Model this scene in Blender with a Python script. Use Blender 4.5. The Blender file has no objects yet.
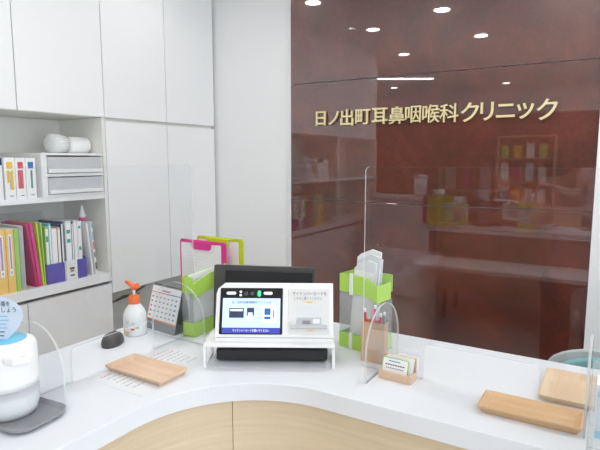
import bpy, bmesh, math, random
from mathutils import Vector, Matrix
random.seed(7)
S = bpy.context.scene
COL = S.collection
R = math.radians

# ------------------------------------------------------------------ materials
def srgb(r, g, b):
    f = lambda c: (c/255/12.92) if c/255 <= .04045 else ((c/255+.055)/1.055)**2.4
    return (f(r), f(g), f(b), 1)

def pmat(name, col, rough=.5, metal=0, noise=0, nscale=8, bump=0, bscale=60, coat=0, spec=.5, emit=None, estr=0, trans=0, ior=1.45, alpha=1, sss=0):
    m = bpy.data.materials.new(name); m.use_nodes = True
    nt = m.node_tree; b = nt.nodes['Principled BSDF']
    b.inputs['Base Color'].default_value = col
    b.inputs['Roughness'].default_value = rough
    b.inputs['Metallic'].default_value = metal
    b.inputs['Specular IOR Level'].default_value = spec
    b.inputs['Coat Weight'].default_value = coat
    b.inputs['Transmission Weight'].default_value = trans
    b.inputs['IOR'].default_value = ior
    b.inputs['Alpha'].default_value = alpha
    if emit:
        b.inputs['Emission Color'].default_value = emit
        b.inputs['Emission Strength'].default_value = estr
    tc = nt.nodes.new('ShaderNodeTexCoord')
    n = nt.nodes.new('ShaderNodeTexNoise'); n.inputs['Scale'].default_value = nscale; n.inputs['Detail'].default_value = 4
    nt.links.new(tc.outputs['Object'], n.inputs['Vector'])
    if noise:
        mx = nt.nodes.new('ShaderNodeMix'); mx.data_type = 'RGBA'
        mx.inputs['A'].default_value = col
        mx.inputs['B'].default_value = (col[0]*(1-noise), col[1]*(1-noise), col[2]*(1-noise), 1)
        nt.links.new(n.outputs['Fac'], mx.inputs['Factor'])
        nt.links.new(mx.outputs['Result'], b.inputs['Base Color'])
    if bump:
        n2 = nt.nodes.new('ShaderNodeTexNoise'); n2.inputs['Scale'].default_value = bscale; n2.inputs['Detail'].default_value = 3
        nt.links.new(tc.outputs['Object'], n2.inputs['Vector'])
        bp = nt.nodes.new('ShaderNodeBump'); bp.inputs['Strength'].default_value = bump; bp.inputs['Distance'].default_value = .002
        nt.links.new(n2.outputs['Fac'], bp.inputs['Height']); nt.links.new(bp.outputs['Normal'], b.inputs['Normal'])
    return m

def clearmat(name, tint, gloss=.0, milk=0.0, milkcol=(.9, .92, .95, 1), base=.03, rough=.02):
    """thin clear sheet: straight-through transparency plus a Fresnel gloss, with optional milkiness"""
    m = bpy.data.materials.new(name); m.use_nodes = True
    nt = m.node_tree; nt.nodes.clear()
    out = nt.nodes.new('ShaderNodeOutputMaterial')
    tr = nt.nodes.new('ShaderNodeBsdfTransparent'); tr.inputs['Color'].default_value = tint
    gl = nt.nodes.new('ShaderNodeBsdfGlossy'); gl.inputs['Roughness'].default_value = rough
    ge = nt.nodes.new('ShaderNodeNewGeometry')
    def mth(op, a, b=None):
        q = nt.nodes.new('ShaderNodeMath'); q.operation = op
        for k, v in enumerate((a, b)):
            if v is None: continue
            if isinstance(v, (int, float)): q.inputs[k].default_value = v
            else: nt.links.new(v, q.inputs[k])
        return q.outputs[0]
    dt = nt.nodes.new('ShaderNodeVectorMath'); dt.operation = 'DOT_PRODUCT'
    nt.links.new(ge.outputs['Incoming'], dt.inputs[0]); nt.links.new(ge.outputs['Normal'], dt.inputs[1])
    c_ = mth('SUBTRACT', 1, mth('ABSOLUTE', dt.outputs['Value']))
    fz = mth('ADD', base, mth('MULTIPLY', mth('POWER', c_, 5), .9))
    mx = nt.nodes.new('ShaderNodeMixShader')
    nt.links.new(fz, mx.inputs[0]); nt.links.new(tr.outputs[0], mx.inputs[1]); nt.links.new(gl.outputs[0], mx.inputs[2])
    last = mx
    if milk:
        df = nt.nodes.new('ShaderNodeBsdfDiffuse'); df.inputs['Color'].default_value = milkcol
        tl = nt.nodes.new('ShaderNodeBsdfTranslucent'); tl.inputs['Color'].default_value = milkcol
        a = nt.nodes.new('ShaderNodeMixShader'); a.inputs[0].default_value = .5
        nt.links.new(df.outputs[0], a.inputs[1]); nt.links.new(tl.outputs[0], a.inputs[2])
        m2 = nt.nodes.new('ShaderNodeMixShader'); m2.inputs[0].default_value = milk
        nt.links.new(last.outputs[0], m2.inputs[1]); nt.links.new(a.outputs[0], m2.inputs[2]); last = m2
    nt.links.new(last.outputs[0], out.inputs[0])
    return m

def woodmat(name, c1, c2, scale=(1, 1, 1), rough=.45, nscale=3.0):
    m = bpy.data.materials.new(name); m.use_nodes = True
    nt = m.node_tree; b = nt.nodes['Principled BSDF']; b.inputs['Roughness'].default_value = rough
    tc = nt.nodes.new('ShaderNodeTexCoord'); mp = nt.nodes.new('ShaderNodeMapping'); mp.inputs['Scale'].default_value = scale
    n = nt.nodes.new('ShaderNodeTexNoise'); n.inputs['Scale'].default_value = nscale; n.inputs['Detail'].default_value = 8; n.inputs['Roughness'].default_value = .65
    cr = nt.nodes.new('ShaderNodeValToRGB')
    cr.color_ramp.elements[0].position = .3; cr.color_ramp.elements[0].color = c1
    cr.color_ramp.elements[1].position = .7; cr.color_ramp.elements[1].color = c2
    nt.links.new(tc.outputs['Object'], mp.inputs['Vector']); nt.links.new(mp.outputs['Vector'], n.inputs['Vector'])
    nt.links.new(n.outputs['Fac'], cr.inputs['Fac']); nt.links.new(cr.outputs['Color'], b.inputs['Base Color'])
    return m

def brownmat():
    m = bpy.data.materials.new('polished_brown_stone_laminate'); m.use_nodes = True
    nt = m.node_tree; b = nt.nodes['Principled BSDF']
    b.inputs['Roughness'].default_value = .35; b.inputs['Coat Weight'].default_value = 1
    b.inputs['Coat Roughness'].default_value = .022; b.inputs['Coat IOR'].default_value = 2.05
    tc = nt.nodes.new('ShaderNodeTexCoord')
    n = nt.nodes.new('ShaderNodeTexNoise'); n.inputs['Scale'].default_value = 2.6; n.inputs['Detail'].default_value = 9; n.inputs['Roughness'].default_value = .62; n.inputs['Distortion'].default_value = .6
    n2 = nt.nodes.new('ShaderNodeTexNoise'); n2.inputs['Scale'].default_value = 45; n2.inputs['Detail'].default_value = 6
    cr = nt.nodes.new('ShaderNodeValToRGB')
    e = cr.color_ramp.elements
    e[0].position = .30; e[0].color = srgb(72, 30, 22)
    e[1].position = .72; e[1].color = srgb(120, 54, 37)
    x = e.new(.5); x.color = srgb(94, 40, 28)
    mx = nt.nodes.new('ShaderNodeMix'); mx.data_type = 'RGBA'; mx.blend_type = 'MULTIPLY'; mx.inputs['Factor'].default_value = .35
    r2 = nt.nodes.new('ShaderNodeValToRGB'); r2.color_ramp.elements[0].position = .35; r2.color_ramp.elements[0].color = (.45, .45, .45, 1); r2.color_ramp.elements[1].position = .6
    nt.links.new(tc.outputs['Object'], n.inputs['Vector']); nt.links.new(tc.outputs['Object'], n2.inputs['Vector'])
    nt.links.new(n.outputs['Fac'], cr.inputs['Fac']); nt.links.new(n2.outputs['Fac'], r2.inputs['Fac'])
    nt.links.new(cr.outputs['Color'], mx.inputs['A']); nt.links.new(r2.outputs['Color'], mx.inputs['B'])
    nt.links.new(mx.outputs['Result'], b.inputs['Base Color'])
    return m

M = {}
M['wall'] = pmat('wall_paper_white', srgb(241, 241, 241), .8, bump=.15, bscale=300)
M['ceil'] = pmat('ceiling_white', srgb(240, 240, 238), .9, bump=.1, bscale=200)
M['lam'] = pmat('white_laminate', srgb(245, 245, 245), .38, noise=.015)
M['lamin'] = pmat('cabinet_lining', srgb(236, 235, 230), .5, noise=.02)
M['drawer'] = pmat('pale_grey_laminate', srgb(242, 241, 241), .45, noise=.015)
M['greyp'] = pmat('grey_panel', srgb(206, 205, 202), .6, noise=.03)
M['gap'] = pmat('shadow_gap', srgb(150, 150, 146), .8, noise=.05)
M['counter'] = pmat('solid_white_countertop', srgb(226, 229, 234), .36, noise=.01)
M['darkback'] = pmat('dark_taupe_panel', srgb(96, 84, 78), .5, noise=.06)
M['oak'] = woodmat('light_oak_veneer', srgb(208, 188, 158), srgb(221, 204, 176), (1.2, 1.2, 30), .5, 2.2)
M['traywood'] = woodmat('beech_wood', srgb(214, 178, 148), srgb(230, 200, 172), (3, 30, 30), .4, 1.6)
M['traywood2'] = woodmat('honey_beech_wood', srgb(206, 167, 124), srgb(223, 187, 146), (3, 30, 30), .38, 1.6)
M['traywood3'] = woodmat('pale_beech_wood', srgb(216, 184, 150), srgb(230, 203, 172), (30, 3, 30), .42, 1.6)
M['floor'] = woodmat('floor_vinyl_oak', srgb(206, 204, 200), srgb(222, 220, 216), (1, 14, 1), .4, 2.0)
M['brown'] = brownmat()
M['walnut'] = woodmat('walnut_wall_cladding', srgb(112, 80, 64), srgb(140, 106, 86), (14, 1, 1), .5, 1.5)
M['gold'] = pmat('brushed_gold', srgb(248, 232, 182), .35, metal=.2, noise=.05)
M['acr'] = clearmat('clear_acrylic', (.975, .98, .985, 1), rough=0, base=.026)
M['acredge'] = clearmat('acrylic_edge', (.9, .93, .93, 1), milk=.6, milkcol=(.9, .93, .94, 1))
M['clearp'] = clearmat('clear_plastic', (.96, .97, .97, 1), milk=.18, milkcol=(.95, .97, .97, 1))
M['frost'] = clearmat('frosted_plastic', (.9, .92, .94, 1), milk=.6, milkcol=(.93, .94, .96, 1), rough=.3)
M['white'] = pmat('white_plastic', srgb(240, 240, 240), .35, noise=.01)
M['offwhite'] = pmat('warm_white_plastic', srgb(228, 228, 226), .4, noise=.02)
M['frostw'] = clearmat('frosted_white_plastic', (.95, .96, .97, 1), milk=.85, milkcol=(.95, .96, .97, 1), rough=.3)
M['clearw'] = clearmat('cloudy_clear_plastic', (.96, .97, .97, 1), milk=.42, milkcol=(.97, .98, .98, 1))
M['sheetw'] = pmat('laminated_sheet', srgb(228, 230, 233), .4, noise=.01)
M['paper'] = pmat('white_paper', srgb(244, 244, 243), .85, noise=.015)
M['papergrey'] = pmat('grey_paper', srgb(226, 228, 231), .8, noise=.06)
M['black'] = pmat('black_plastic', srgb(38, 39, 42), .42, noise=.05)
M['blackglossy'] = pmat('glossy_black', srgb(22, 23, 27), .12, noise=.02)
M['dark'] = pmat('dark_grey_plastic', srgb(78, 76, 76), .4, noise=.05)
M['slate'] = pmat('slate_grey_plastic', srgb(146, 148, 152), .5, noise=.04)
M['pink'] = pmat('magenta_plastic', srgb(226, 60, 146), .35, noise=.03)
M['magenta'] = pmat('dark_magenta_plastic', srgb(196, 36, 110), .4, noise=.05)
M['lime'] = pmat('lime_plastic', srgb(184, 226, 98), .35, noise=.03)
M['limeyellow'] = pmat('lime_yellow_plastic', srgb(206, 222, 50), .35, noise=.03)
M['green'] = pmat('light_green_board', srgb(160, 210, 100), .5, noise=.03)
M['yellow'] = pmat('pale_orange_board', srgb(246, 206, 118), .55, noise=.03)
M['purple'] = pmat('purple_plastic', srgb(94, 82, 176), .4, noise=.05)
M['navy'] = pmat('navy_board', srgb(44, 50, 110), .45, noise=.05)
M['blue'] = pmat('blue_print', srgb(62, 120, 186), .5, noise=.03)
M['cyan'] = pmat('cyan_plastic', srgb(120, 198, 232), .35, noise=.03)
M['paleblue'] = pmat('pale_blue_card', srgb(208, 222, 238), .6, noise=.02)
M['teal'] = pmat('teal_fabric', srgb(140, 190, 192), .8, noise=.08, bump=.4, bscale=400)
M['yelp'] = pmat('yellow_print', srgb(242, 196, 60), .5, noise=.03)
M['redp'] = pmat('red_print', srgb(222, 82, 98), .5, noise=.03)
M['red'] = pmat('red_pen_plastic', srgb(206, 50, 62), .35, noise=.03)
M['tealp'] = pmat('teal_print', srgb(60, 168, 140), .5, noise=.03)
M['purplep'] = pmat('violet_print', srgb(160, 110, 190), .6, noise=.03)
M['inkgrey'] = pmat('grey_ink', srgb(120, 122, 128), .7, noise=.05)
M['lightink'] = pmat('pale_grey_ink', srgb(165, 167, 174), .7, noise=.05)
M['inkdark'] = pmat('dark_ink', srgb(60, 64, 84), .7, noise=.05)
M['orange'] = pmat('orange_plastic', srgb(247, 118, 66), .35, noise=.03)
M['orangep'] = pmat('orange_print', srgb(240, 170, 80), .5, noise=.03)
M['kraft'] = pmat('kraft_board', srgb(216, 178, 146), .7, noise=.08)
M['greyfab'] = pmat('grey_plastic_shell', srgb(196, 198, 200), .5, noise=.04)
M['chrome'] = pmat('chrome', srgb(200, 200, 205), .18, metal=1, noise=.02)
M['screen'] = pmat('lit_screen', srgb(190, 215, 245), .2, noise=.02, emit=srgb(188, 214, 248), estr=.55)
M['screenblue'] = pmat('lit_screen_blue', srgb(58, 66, 160), .3, noise=.02, emit=srgb(62, 72, 176), estr=.45)
M['screenwhite'] = pmat('lit_screen_white', srgb(240, 244, 250), .3, noise=.01, emit=srgb(240, 244, 252), estr=.6)
M['screennavy'] = pmat('lit_screen_navy', srgb(50, 60, 90), .3, noise=.01, emit=srgb(50, 60, 90), estr=.2)
M['greenled'] = pmat('green_led', srgb(60, 220, 130), .3, noise=.01, emit=srgb(50, 240, 140), estr=1.2)
M['lamp'] = pmat('lamp_diffuser', (1, 1, 1, 1), .5, noise=.01, emit=(1, .985, .965, 1), estr=22)
M['skin'] = pmat('skin', srgb(224, 176, 150), .5, noise=.04)
M['shirt'] = pmat('pink_shirt_cloth', srgb(238, 196, 198), .85, noise=.05, bump=.3, bscale=200)
M['trousers'] = pmat('brown_trousers_cloth', srgb(108, 84, 74), .85, noise=.08)
M['hair'] = pmat('black_hair', srgb(34, 28, 26), .5, noise=.3, nscale=60)
M['leaf'] = pmat('leaf_green', srgb(70, 120, 60), .5, noise=.3, nscale=40)

# ------------------------------------------------------------------ geometry helpers
class MB:
    def __init__(s): s.bm = bmesh.new(); s.i = 0; s.X = Matrix()
    def _v(s, p): return s.bm.verts.new(s.X @ Vector(p))
    def _f(s, vs, smooth=False):
        f = s.bm.faces.new(vs); f.material_index = s.i; f.smooth = smooth; return f
    def box(s, x0, x1, y0, y1, z0, z1):
        v = [s._v(p) for p in ((x0,y0,z0),(x1,y0,z0),(x1,y1,z0),(x0,y1,z0),(x0,y0,z1),(x1,y0,z1),(x1,y1,z1),(x0,y1,z1))]
        for q in ((0,3,2,1),(4,5,6,7),(0,1,5,4),(1,2,6,5),(2,3,7,6),(3,0,4,7)): s._f([v[k] for k in q])
        return s
    def prism(s, pts, a, b, plane='xy', edge=None, smooth=False):
        """extrude polygon pts; plane tells which two axes pts use, a..b run along the third"""
        def P(p, c):
            return {'xy': (p[0], p[1], c), 'xz': (p[0], c, p[1]), 'yz': (c, p[0], p[1])}[plane]
        A = [s._v(P(p, a)) for p in pts]; B = [s._v(P(p, b)) for p in pts]
        s._f(A[::-1]); s._f(B)
        k0 = s.i
        if edge is not None: s.i = edge
        n = len(pts)
        for k in range(n): s._f([A[k], A[(k+1) % n], B[(k+1) % n], B[k]], smooth)
        s.i = k0
        return s
    def lathe(s, prof, cx=0, cy=0, n=28, sx=1, sy=1):
        rings = []
        for r, z in prof:
            if r < 1e-6: rings.append([s._v((cx, cy, z))])
            else: rings.append([s._v((cx+sx*r*math.cos(2*math.pi*k/n), cy+sy*r*math.sin(2*math.pi*k/n), z)) for k in range(n)])
        for a, b in zip(rings, rings[1:]):
            for k in range(n):
                k2 = (k+1) % n
                if len(a) == 1 and len(b) == 1: continue
                if len(a) == 1: s._f([a[0], b[k2], b[k]], True)
                elif len(b) == 1: s._f([a[k], a[k2], b[0]], True)
                else: s._f([a[k], a[k2], b[k2], b[k]], True)
        return s
    def tube(s, pts, r, n=10, r2=None):
        pts = [Vector(p) for p in pts]; rings = []
        for k, p in enumerate(pts):
            d = (pts[min(k+1, len(pts)-1)] - pts[max(k-1, 0)]).normalized()
            u = d.cross(Vector((0, 0, 1)))
            if u.length < 1e-3: u = d.cross(Vector((1, 0, 0)))
            u.normalize(); w = d.cross(u)
            rr = r if r2 is None else r+(r2-r)*k/(len(pts)-1)
            rings.append([s._v(p+u*rr*math.cos(2*math.pi*j/n)+w*rr*math.sin(2*math.pi*j/n)) for j in range(n)])
        for a, b in zip(rings, rings[1:]):
            for j in range(n): s._f([a[j], a[(j+1) % n], b[(j+1) % n], b[j]], True)
        s._f(rings[0][::-1]); s._f(rings[-1])
        return s
    def build(s, name, mats, parent=None, bevel=0, seg=2, sub=0, loc=None, rot=None):
        bmesh.ops.recalc_face_normals(s.bm, faces=s.bm.faces)
        me = bpy.data.meshes.new(name); s.bm.to_mesh(me); s.bm.free()
        for m in (mats if isinstance(mats, (list, tuple)) else [mats]): me.materials.append(M[m] if isinstance(m, str) else m)
        o = bpy.data.objects.new(name, me); COL.objects.link(o)
        if parent: o.parent = parent
        if loc: o.location = loc
        if rot: o.rotation_euler = rot
        if bevel:
            b = o.modifiers.new('bevel', 'BEVEL'); b.width = bevel; b.segments = seg; b.limit_method = 'ANGLE'; b.angle_limit = R(40)
        if sub:
            q = o.modifiers.new('subdivision', 'SUBSURF'); q.levels = sub; q.render_levels = sub
        return o

def tag(o, label=None, cat=None, group=None, kind=None):
    if label: o['label'] = label
    if cat: o['category'] = cat
    if group: o['group'] = group
    if kind: o['kind'] = kind
    return o
def thing(name, label, cat, loc=(0, 0, 0), rz=0, group=None):
    o = bpy.data.objects.new(name, None); COL.objects.link(o); o.empty_display_size = .02
    o.location = loc; o.rotation_euler = (0, 0, rz)
    return tag(o, label, cat, group)
def struct(name, mb, mat, **k): return tag(mb.build(name, mat, **k), kind='structure')
def rounded(x0, x1, y0, y1, r, n=6, corners=(1, 1, 1, 1)):
    """rounded rectangle, corners bl, br, tr, tl"""
    out = []
    for (cx, cy, a0, on, px, py) in ((x0+r, y0+r, 180, corners[0], x0, y0), (x1-r, y0+r, 270, corners[1], x1, y0), (x1-r, y1-r, 0, corners[2], x1, y1), (x0+r, y1-r, 90, corners[3], x0, y1)):
        if not on: out.append((px, py)); continue
        for k in range(n+1):
            a = R(a0+90*k/n); out.append((cx+r*math.cos(a), cy+r*math.sin(a)))
    return out

def text_mesh(body, size, extrude=0.0002, offset=0.0, bold=False):
    c = bpy.data.curves.new('writing', 'FONT'); c.body = body; c.size = size; c.extrude = extrude; c.offset = offset
    c.align_x = 'CENTER'; c.align_y = 'CENTER'; c.resolution_u = 4
    o = bpy.data.objects.new('writing', c); COL.objects.link(o)
    dg = bpy.context.evaluated_depsgraph_get(); dg.update()
    me = bpy.data.meshes.new_from_object(o.evaluated_get(dg))
    bpy.data.objects.remove(o); bpy.data.curves.remove(c)
    return me
def text(name, body, size, mat, parent, loc, rot=(R(90), 0, 0), extrude=.0002, offset=0, width=None):
    me = text_mesh(body, size, extrude, offset)
    xs = [v.co.x for v in me.vertices]; ys = [v.co.y for v in me.vertices]
    if xs:
        cx, cy = (min(xs)+max(xs))/2, (min(ys)+max(ys))/2
        k = width/(max(xs)-min(xs)) if width else 1
        for v in me.vertices: v.co.x = (v.co.x-cx)*k; v.co.y -= cy
    me.materials.clear(); me.materials.append(M[mat])
    o = bpy.data.objects.new(name, me); COL.objects.link(o); o.parent = parent; o.location = loc; o.rotation_euler = rot
    return o

# ------------------------------------------------------------------ camera
cam = bpy.data.cameras.new('camera'); cam.sensor_width = 36; cam.lens = 522/600*36; cam.clip_start = .02
co = bpy.data.objects.new('camera', cam); COL.objects.link(co); co.location = (0, 0, 1.5)
co.rotation_euler = (R(90-7.1), R(0.0), R(31.3)); S.camera = co

# ------------------------------------------------------------------ room shell
CEIL = 2.7
struct('floor', MB().box(-4.3, 3.6, -4.1, 3.1, -.1, 0), 'floor')
struct('ceiling', MB().box(-4.3, 3.6, -4.1, 3.1, CEIL, CEIL+.1), 'ceil')
struct('wall_back', MB().box(-4.3, 3.6, 2.95, 3.1, 0, CEIL), 'wall')
struct('wall_left', MB().box(-3.1, -2.95, -.1, 2.95, 0, CEIL), 'wall')
struct('wall_far_left', MB().box(-4.3, -4.2, -4.1, 2.95, 0, CEIL).box(-4.2, -3.1, -.1, 0.0, 0, CEIL), 'wall')
struct('trim_3', MB().box(-4.2, .395, -4.0, -3.985, 0, 2.3), 'walnut')
struct('wall_front', MB().box(-4.2, .4, -4.1, -4.0, 0, CEIL).box(3.2, 3.5, -4.1, -4.0, 0, CEIL).box(.4, 3.2, -4.1, -4.0, 0, .1).box(.4, 3.2, -4.1, -4.0, 2.45, CEIL), 'wall')
wf = MB()
for x in (.4, 1.775, 3.15): wf.box(x, x+.05, -4.07, -4.03, .1, 2.45)
wf.box(.45, 3.15, -4.07, -4.03, .1, .15).box(.45, 3.15, -4.07, -4.03, 2.4, 2.45)
fill_win = struct('added_window_2', wf, 'white')  # unseen window, added as a seat for the front fill light
tag(MB().box(.45, 3.15, -4.052, -4.048, .15, 2.4).build('pane', 'acr', fill_win), 'clear glass pane of the added front window')
w = MB(); w.box(3.5, 3.6, -4.0, -3.2, 0, CEIL).box(3.5, 3.6, 2.2, 2.95, 0, CEIL).box(3.5, 3.6, -3.2, 2.2, 0, .35).box(3.5, 3.6, -3.2, 2.2, 2.45, CEIL)
struct('wall_right', w, 'wall')
wf = MB()
for y in (-3.2, -1.42, .38, 2.15): wf.box(3.52, 3.57, y, y+.05, .35, 2.45)
wf.box(3.52, 3.57, -3.15, 2.15, .35, .4).box(3.52, 3.57, -3.15, 2.15, 2.4, 2.45)
win = struct('window_1', wf, 'white')
tag(MB().box(3.542, 3.546, -3.15, 2.15, .4, 2.4).build('pane', 'acr', win), 'clear glass pane of the added front window')

# brown glossy cladding on the sign wall
BX0, BX1 = -1.85, -.095
for (z0, z1, lab) in ((0.0, 1.242, 'lowest brown glossy stone-look wall panel, rising behind the counter'),
                      (1.246, 1.979, 'middle brown glossy wall panel carrying the gold lettering'),
                      (1.983, CEIL, 'topmost brown glossy wall panel, with ceiling lights mirrored in it')):
    tag(MB().box(BX0, BX1, 2.93, 2.95, z0, z1).build('wall_panel', 'brown', bevel=.001), lab, 'wall panel', 'brown glossy wall panels')
struct('trim_1', MB().box(BX0-.012, BX0, 2.925, 2.95, 0, CEIL), 'white')
struct('trim_2', MB().box(BX1, BX1+.06, 2.90, 2.95, 0, CEIL), 'lam')

# gold lettering
sg = thing('clinic_sign', 'raised gold Japanese lettering reading 日ノ出町耳鼻咽喉科クリニック on the brown wall', 'sign', (-.98, 2.93, 1.757))
chars = list(zip('日ノ出町耳鼻咽喉科クリニック', (-1.618,-1.527,-1.436,-1.331,-1.223,-1.117,-1.02,-.916,-.816,-.704,-.616,-.523,-.428,-.327), (.100,.104,.106,.106,.106,.106,.106,.106,.108,.118,.116,.112,.118,.120), (.001,0,0,0,0,0,0,0,-.001,-.002,-.002,-.003,-.008,-.005)))
SIGNX = 0.0
for ch, x, sz, dz in chars:
    text('letter', ch, sz, 'gold', sg, (x+.98, -.016, dz), extrude=.006, offset=(.0006 if ch in '鼻咽喉科' else .0012))

# ------------------------------------------------------------------ cabinets on the left wall (fronts at x = -2.5)
CX = -2.5; CB = -2.95
def cab(name, label, y0, y1, z0, z1, cat='cabinet', group=None, mat='lam'):
    t = thing(name, label, cat, (CB, (y0+y1)/2, z0), 0, group)
    hw = (y1-y0)/2
    MB().box(0.001, CX-CB-.022, -hw, hw, 0, z1-z0).build('body', 'lamin' if mat == 'lam' else 'gap', t)
    MB().box(CX-CB-.02, CX-CB, -hw+.0025, hw-.0025, .002, z1-z0-.002).build('door', mat, t, bevel=.0012)
    return t
ys = [.48, .98, 1.486, 1.989, 2.467, 2.93]
for k, lab in ((1, 'white wall cabinet door above the shelf, cut by the left edge of the photo'),
               (2, 'wide white wall cabinet above the clear drawers and paper rolls'),
               (3, 'white upper cabinet just right of the one above the shelf, between two others'),
               (4, 'white upper cabinet in the corner beside the bare white wall')):
    cab('wall_cabinet', lab, ys[k], ys[k+1]-.001, 1.738, CEIL-.002, group='white upper cabinets')
cab('wall_cabinet', 'white upper cabinet far left beyond the frame', .0, .979, 1.738, CEIL-.002, group='white upper cabinets')
cab('tall_cabinet', 'white full-height lower cabinet right beside the open shelf', 1.99, 2.466, .722, 1.722, group='white lower cabinets')
cab('tall_cabinet', 'white lower cabinet in the corner behind the pink clipboard', 2.467, 2.929, .722, 1.722, group='white lower cabinets')
MB_ = MB().box(CB+.001, CX-.03, 1.99, 2.929, 1.7225, 1.7375)
tag(MB_.build('filler_strip', 'lamin'), 'thin recessed white strip between the upper and lower cabinets', 'trim')
# knee space under the tall cabinets
struct('baseboard_left', MB().box(CB, CB+.12, 1.991, 2.93, 0, .70), 'greyp')

def open_shelf(y0, y1, label):
    t = thing('shelf_unit', label, 'shelf', (CB, (y0+y1)/2, .80), 0)
    hw = (y1-y0)/2; d = CX-CB
    z = lambda v: v-.80
    MB().box(.001, .06, -hw+.02, hw-.02, z(.85), z(1.736)).build('back_panel', 'lamin', t)
    for s in (-1, 1):
        MB().box(.001, d, (hw-.02) if s > 0 else -hw, hw if s > 0 else -hw+.02, z(.80), z(1.736)).build('side_panel', 'lamin', t, bevel=.001)
    MB().box(.06, d-.004, -hw+.0205, hw-.0205, z(1.283), z(1.31)).build('shelf_board', 'lam', t, bevel=.001)
    MB().box(.001, d+.004, -hw+.0205, hw-.0205, 0, z(.85)).build('bottom_board', 'lam', t, bevel=.001)
    return t
open_shelf(.982, 1.988, 'open white shelf unit holding boxes, clear drawers and colourful files')
open_shelf(-.02, .98, 'open white shelf unit far left beyond the frame')
for a, b, lab in ((1.475, 1.988, 'pale grey base cabinet under the purple file stand end of the shelf'), (.982, 1.474, 'pale grey base cabinet at the left edge under the orange binders'), (-.02, .981, 'pale grey base cabinet far left beyond the frame')):
    cab('base_cabinet', lab, a, b, 0, .782, mat='drawer', group='pale grey base cabinets')

# ------------------------------------------------------------------ reception counter
def arc_path(off):
    """front edge of the L counter, offset inwards (towards the staff) by off"""
    pts = [(-.885-off, -.6)]
    cx, cy, r = -.575, .735, .31+off
    for k in range(0, 46):
        a = R(180-2*k); pts.append((cx+r*math.cos(a), cy+r*math.sin(a)))
    pts.append((1.8, 1.06+off))
    return pts
fix = lambda p: p
ct = thing('reception_counter', 'white L-shaped reception counter with curved inner corner and oak front', 'counter', (0, 0, 0))
fr = arc_path(0)
poly = fr + [(1.8, 1.54), (-1.37, 1.54), (-1.37, -.6)]
b = MB(); b.prism(poly, .905, .95); b.build('countertop', 'counter', ct, bevel=.0015)
f0, f1 = arc_path(.03), arc_path(.05)
split = 25
def strip(A, B, z0, z1): 
    return MB().prism(A+B[::-1], z0, z1)
pA, pB = f0[:split+1], f1[:split+1]
strip(pA, pB, .02, .904).build('front_panel', 'oak', ct)
g0, g1 = f0[split:], f1[split:]
# a hairline joint between the two veneer sheets
def nudge(a, b, d):
    v = Vector((b[0]-a[0], b[1]-a[1])); v.normalize(); return (a[0]+v.x*d, a[1]+v.y*d)
g0 = [nudge(g0[0], g0[1], .0015)]+g0[1:]; g1 = [nudge(g1[0], g1[1], .0015)]+g1[1:]
strip(g0, g1, .02, .904).build('front_panel', 'oak', ct)
MB().box(-1.365, -1.345, -.6, 1.535, .02, .904).build('back_panel', 'lam', ct)
MB().box(-1.344, 1.8, 1.515, 1.535, .02, .904).build('back_panel', 'darkback', ct)
# staff desk behind the counter
sd = MB(); sd.box(-1.34, 1.8, 1.545, 1.98, .67, .70).box(1.74, 1.78, 1.56, 1.96, 0, .67).box(-1.30, -1.26, 1.56, 1.96, 0, .67)
tag(sd.build('staff_desk', 'lam', bevel=.001), 'low white staff desk behind the counter, seen only as a reflection', 'desk')

# ------------------------------------------------------------------ acrylic partitions
def arch_pts(c, half, h, n=16):
    r = half; base = h-r
    return [(c-half, 0)] + [(c-half*math.cos(math.pi*k/n), base+r*math.sin(math.pi*k/n)) for k in range(n+1)] + [(c+half, 0)]
def panel_pts(a, b, top, cut, ch, r=.012):
    # a = the free end with a rounded top corner; cutouts along the foot
    out = [(a, 0), ]
    n = 5
    for k in range(n+1):
        t = R(180-90*k/n); s = 1 if b > a else -1
        out.append((a+s*(r+r*math.cos(t)), top-r+r*math.sin(t)))
    out += [(b, top), (b, 0)]
    for c0, c1 in cut:           # from b side back towards a
        s = 1 if c1 > c0 else -1
        q = [(c1, 0)]
        for k in range(n+1):
            t = R(90*k/n); q.append((c1-s*(.015-.015*math.cos(t)), ch-.015+.015*math.sin(t)))
        for k in range(n+1):
            t = R(90-90*k/n); q.append((c0+s*(.015-.015*math.cos(t)), ch-.015+.015*math.sin(t)))
        q.append((c0, 0)); out += q
    return out
T = .0025
pt = thing('acrylic_partition', 'clear acrylic partition on the left counter arm, in front of the cabinets', 'partition', (-1.133, 0, .95), 0, 'clear acrylic partitions')
MB().prism(panel_pts(1.213, -.1, .536, [(1.036, .769)][::-1] and [(1.036, .769)][0:1] and [(1.036, .769)], .088), -T, T, 'yz', edge=1).build('panel', ['acr', 'acredge'], pt)
for y in (.677, 1.138):
    MB().prism(arch_pts(0, .107, .180), y-T, y+T, 'xz', edge=1).build('foot', ['acr', 'acredge'], pt)
pt = thing('acrylic_partition', 'clear acrylic partition on the right counter arm, in front of the brown wall', 'partition', (0, 1.24, .95), 0, 'clear acrylic partitions')
MB().prism(panel_pts(-.556, .9, .533, [(-.39, -.123)], .093), -T, T, 'xz', edge=1).build('panel', ['acr', 'acredge'], pt)
for x, cy in ((-.503, .008), (-.026, .0)):
    MB().prism(arch_pts(cy, .110, .178), x-T, x+T, 'yz', edge=1).build('foot', ['acr', 'acredge'], pt)

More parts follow.
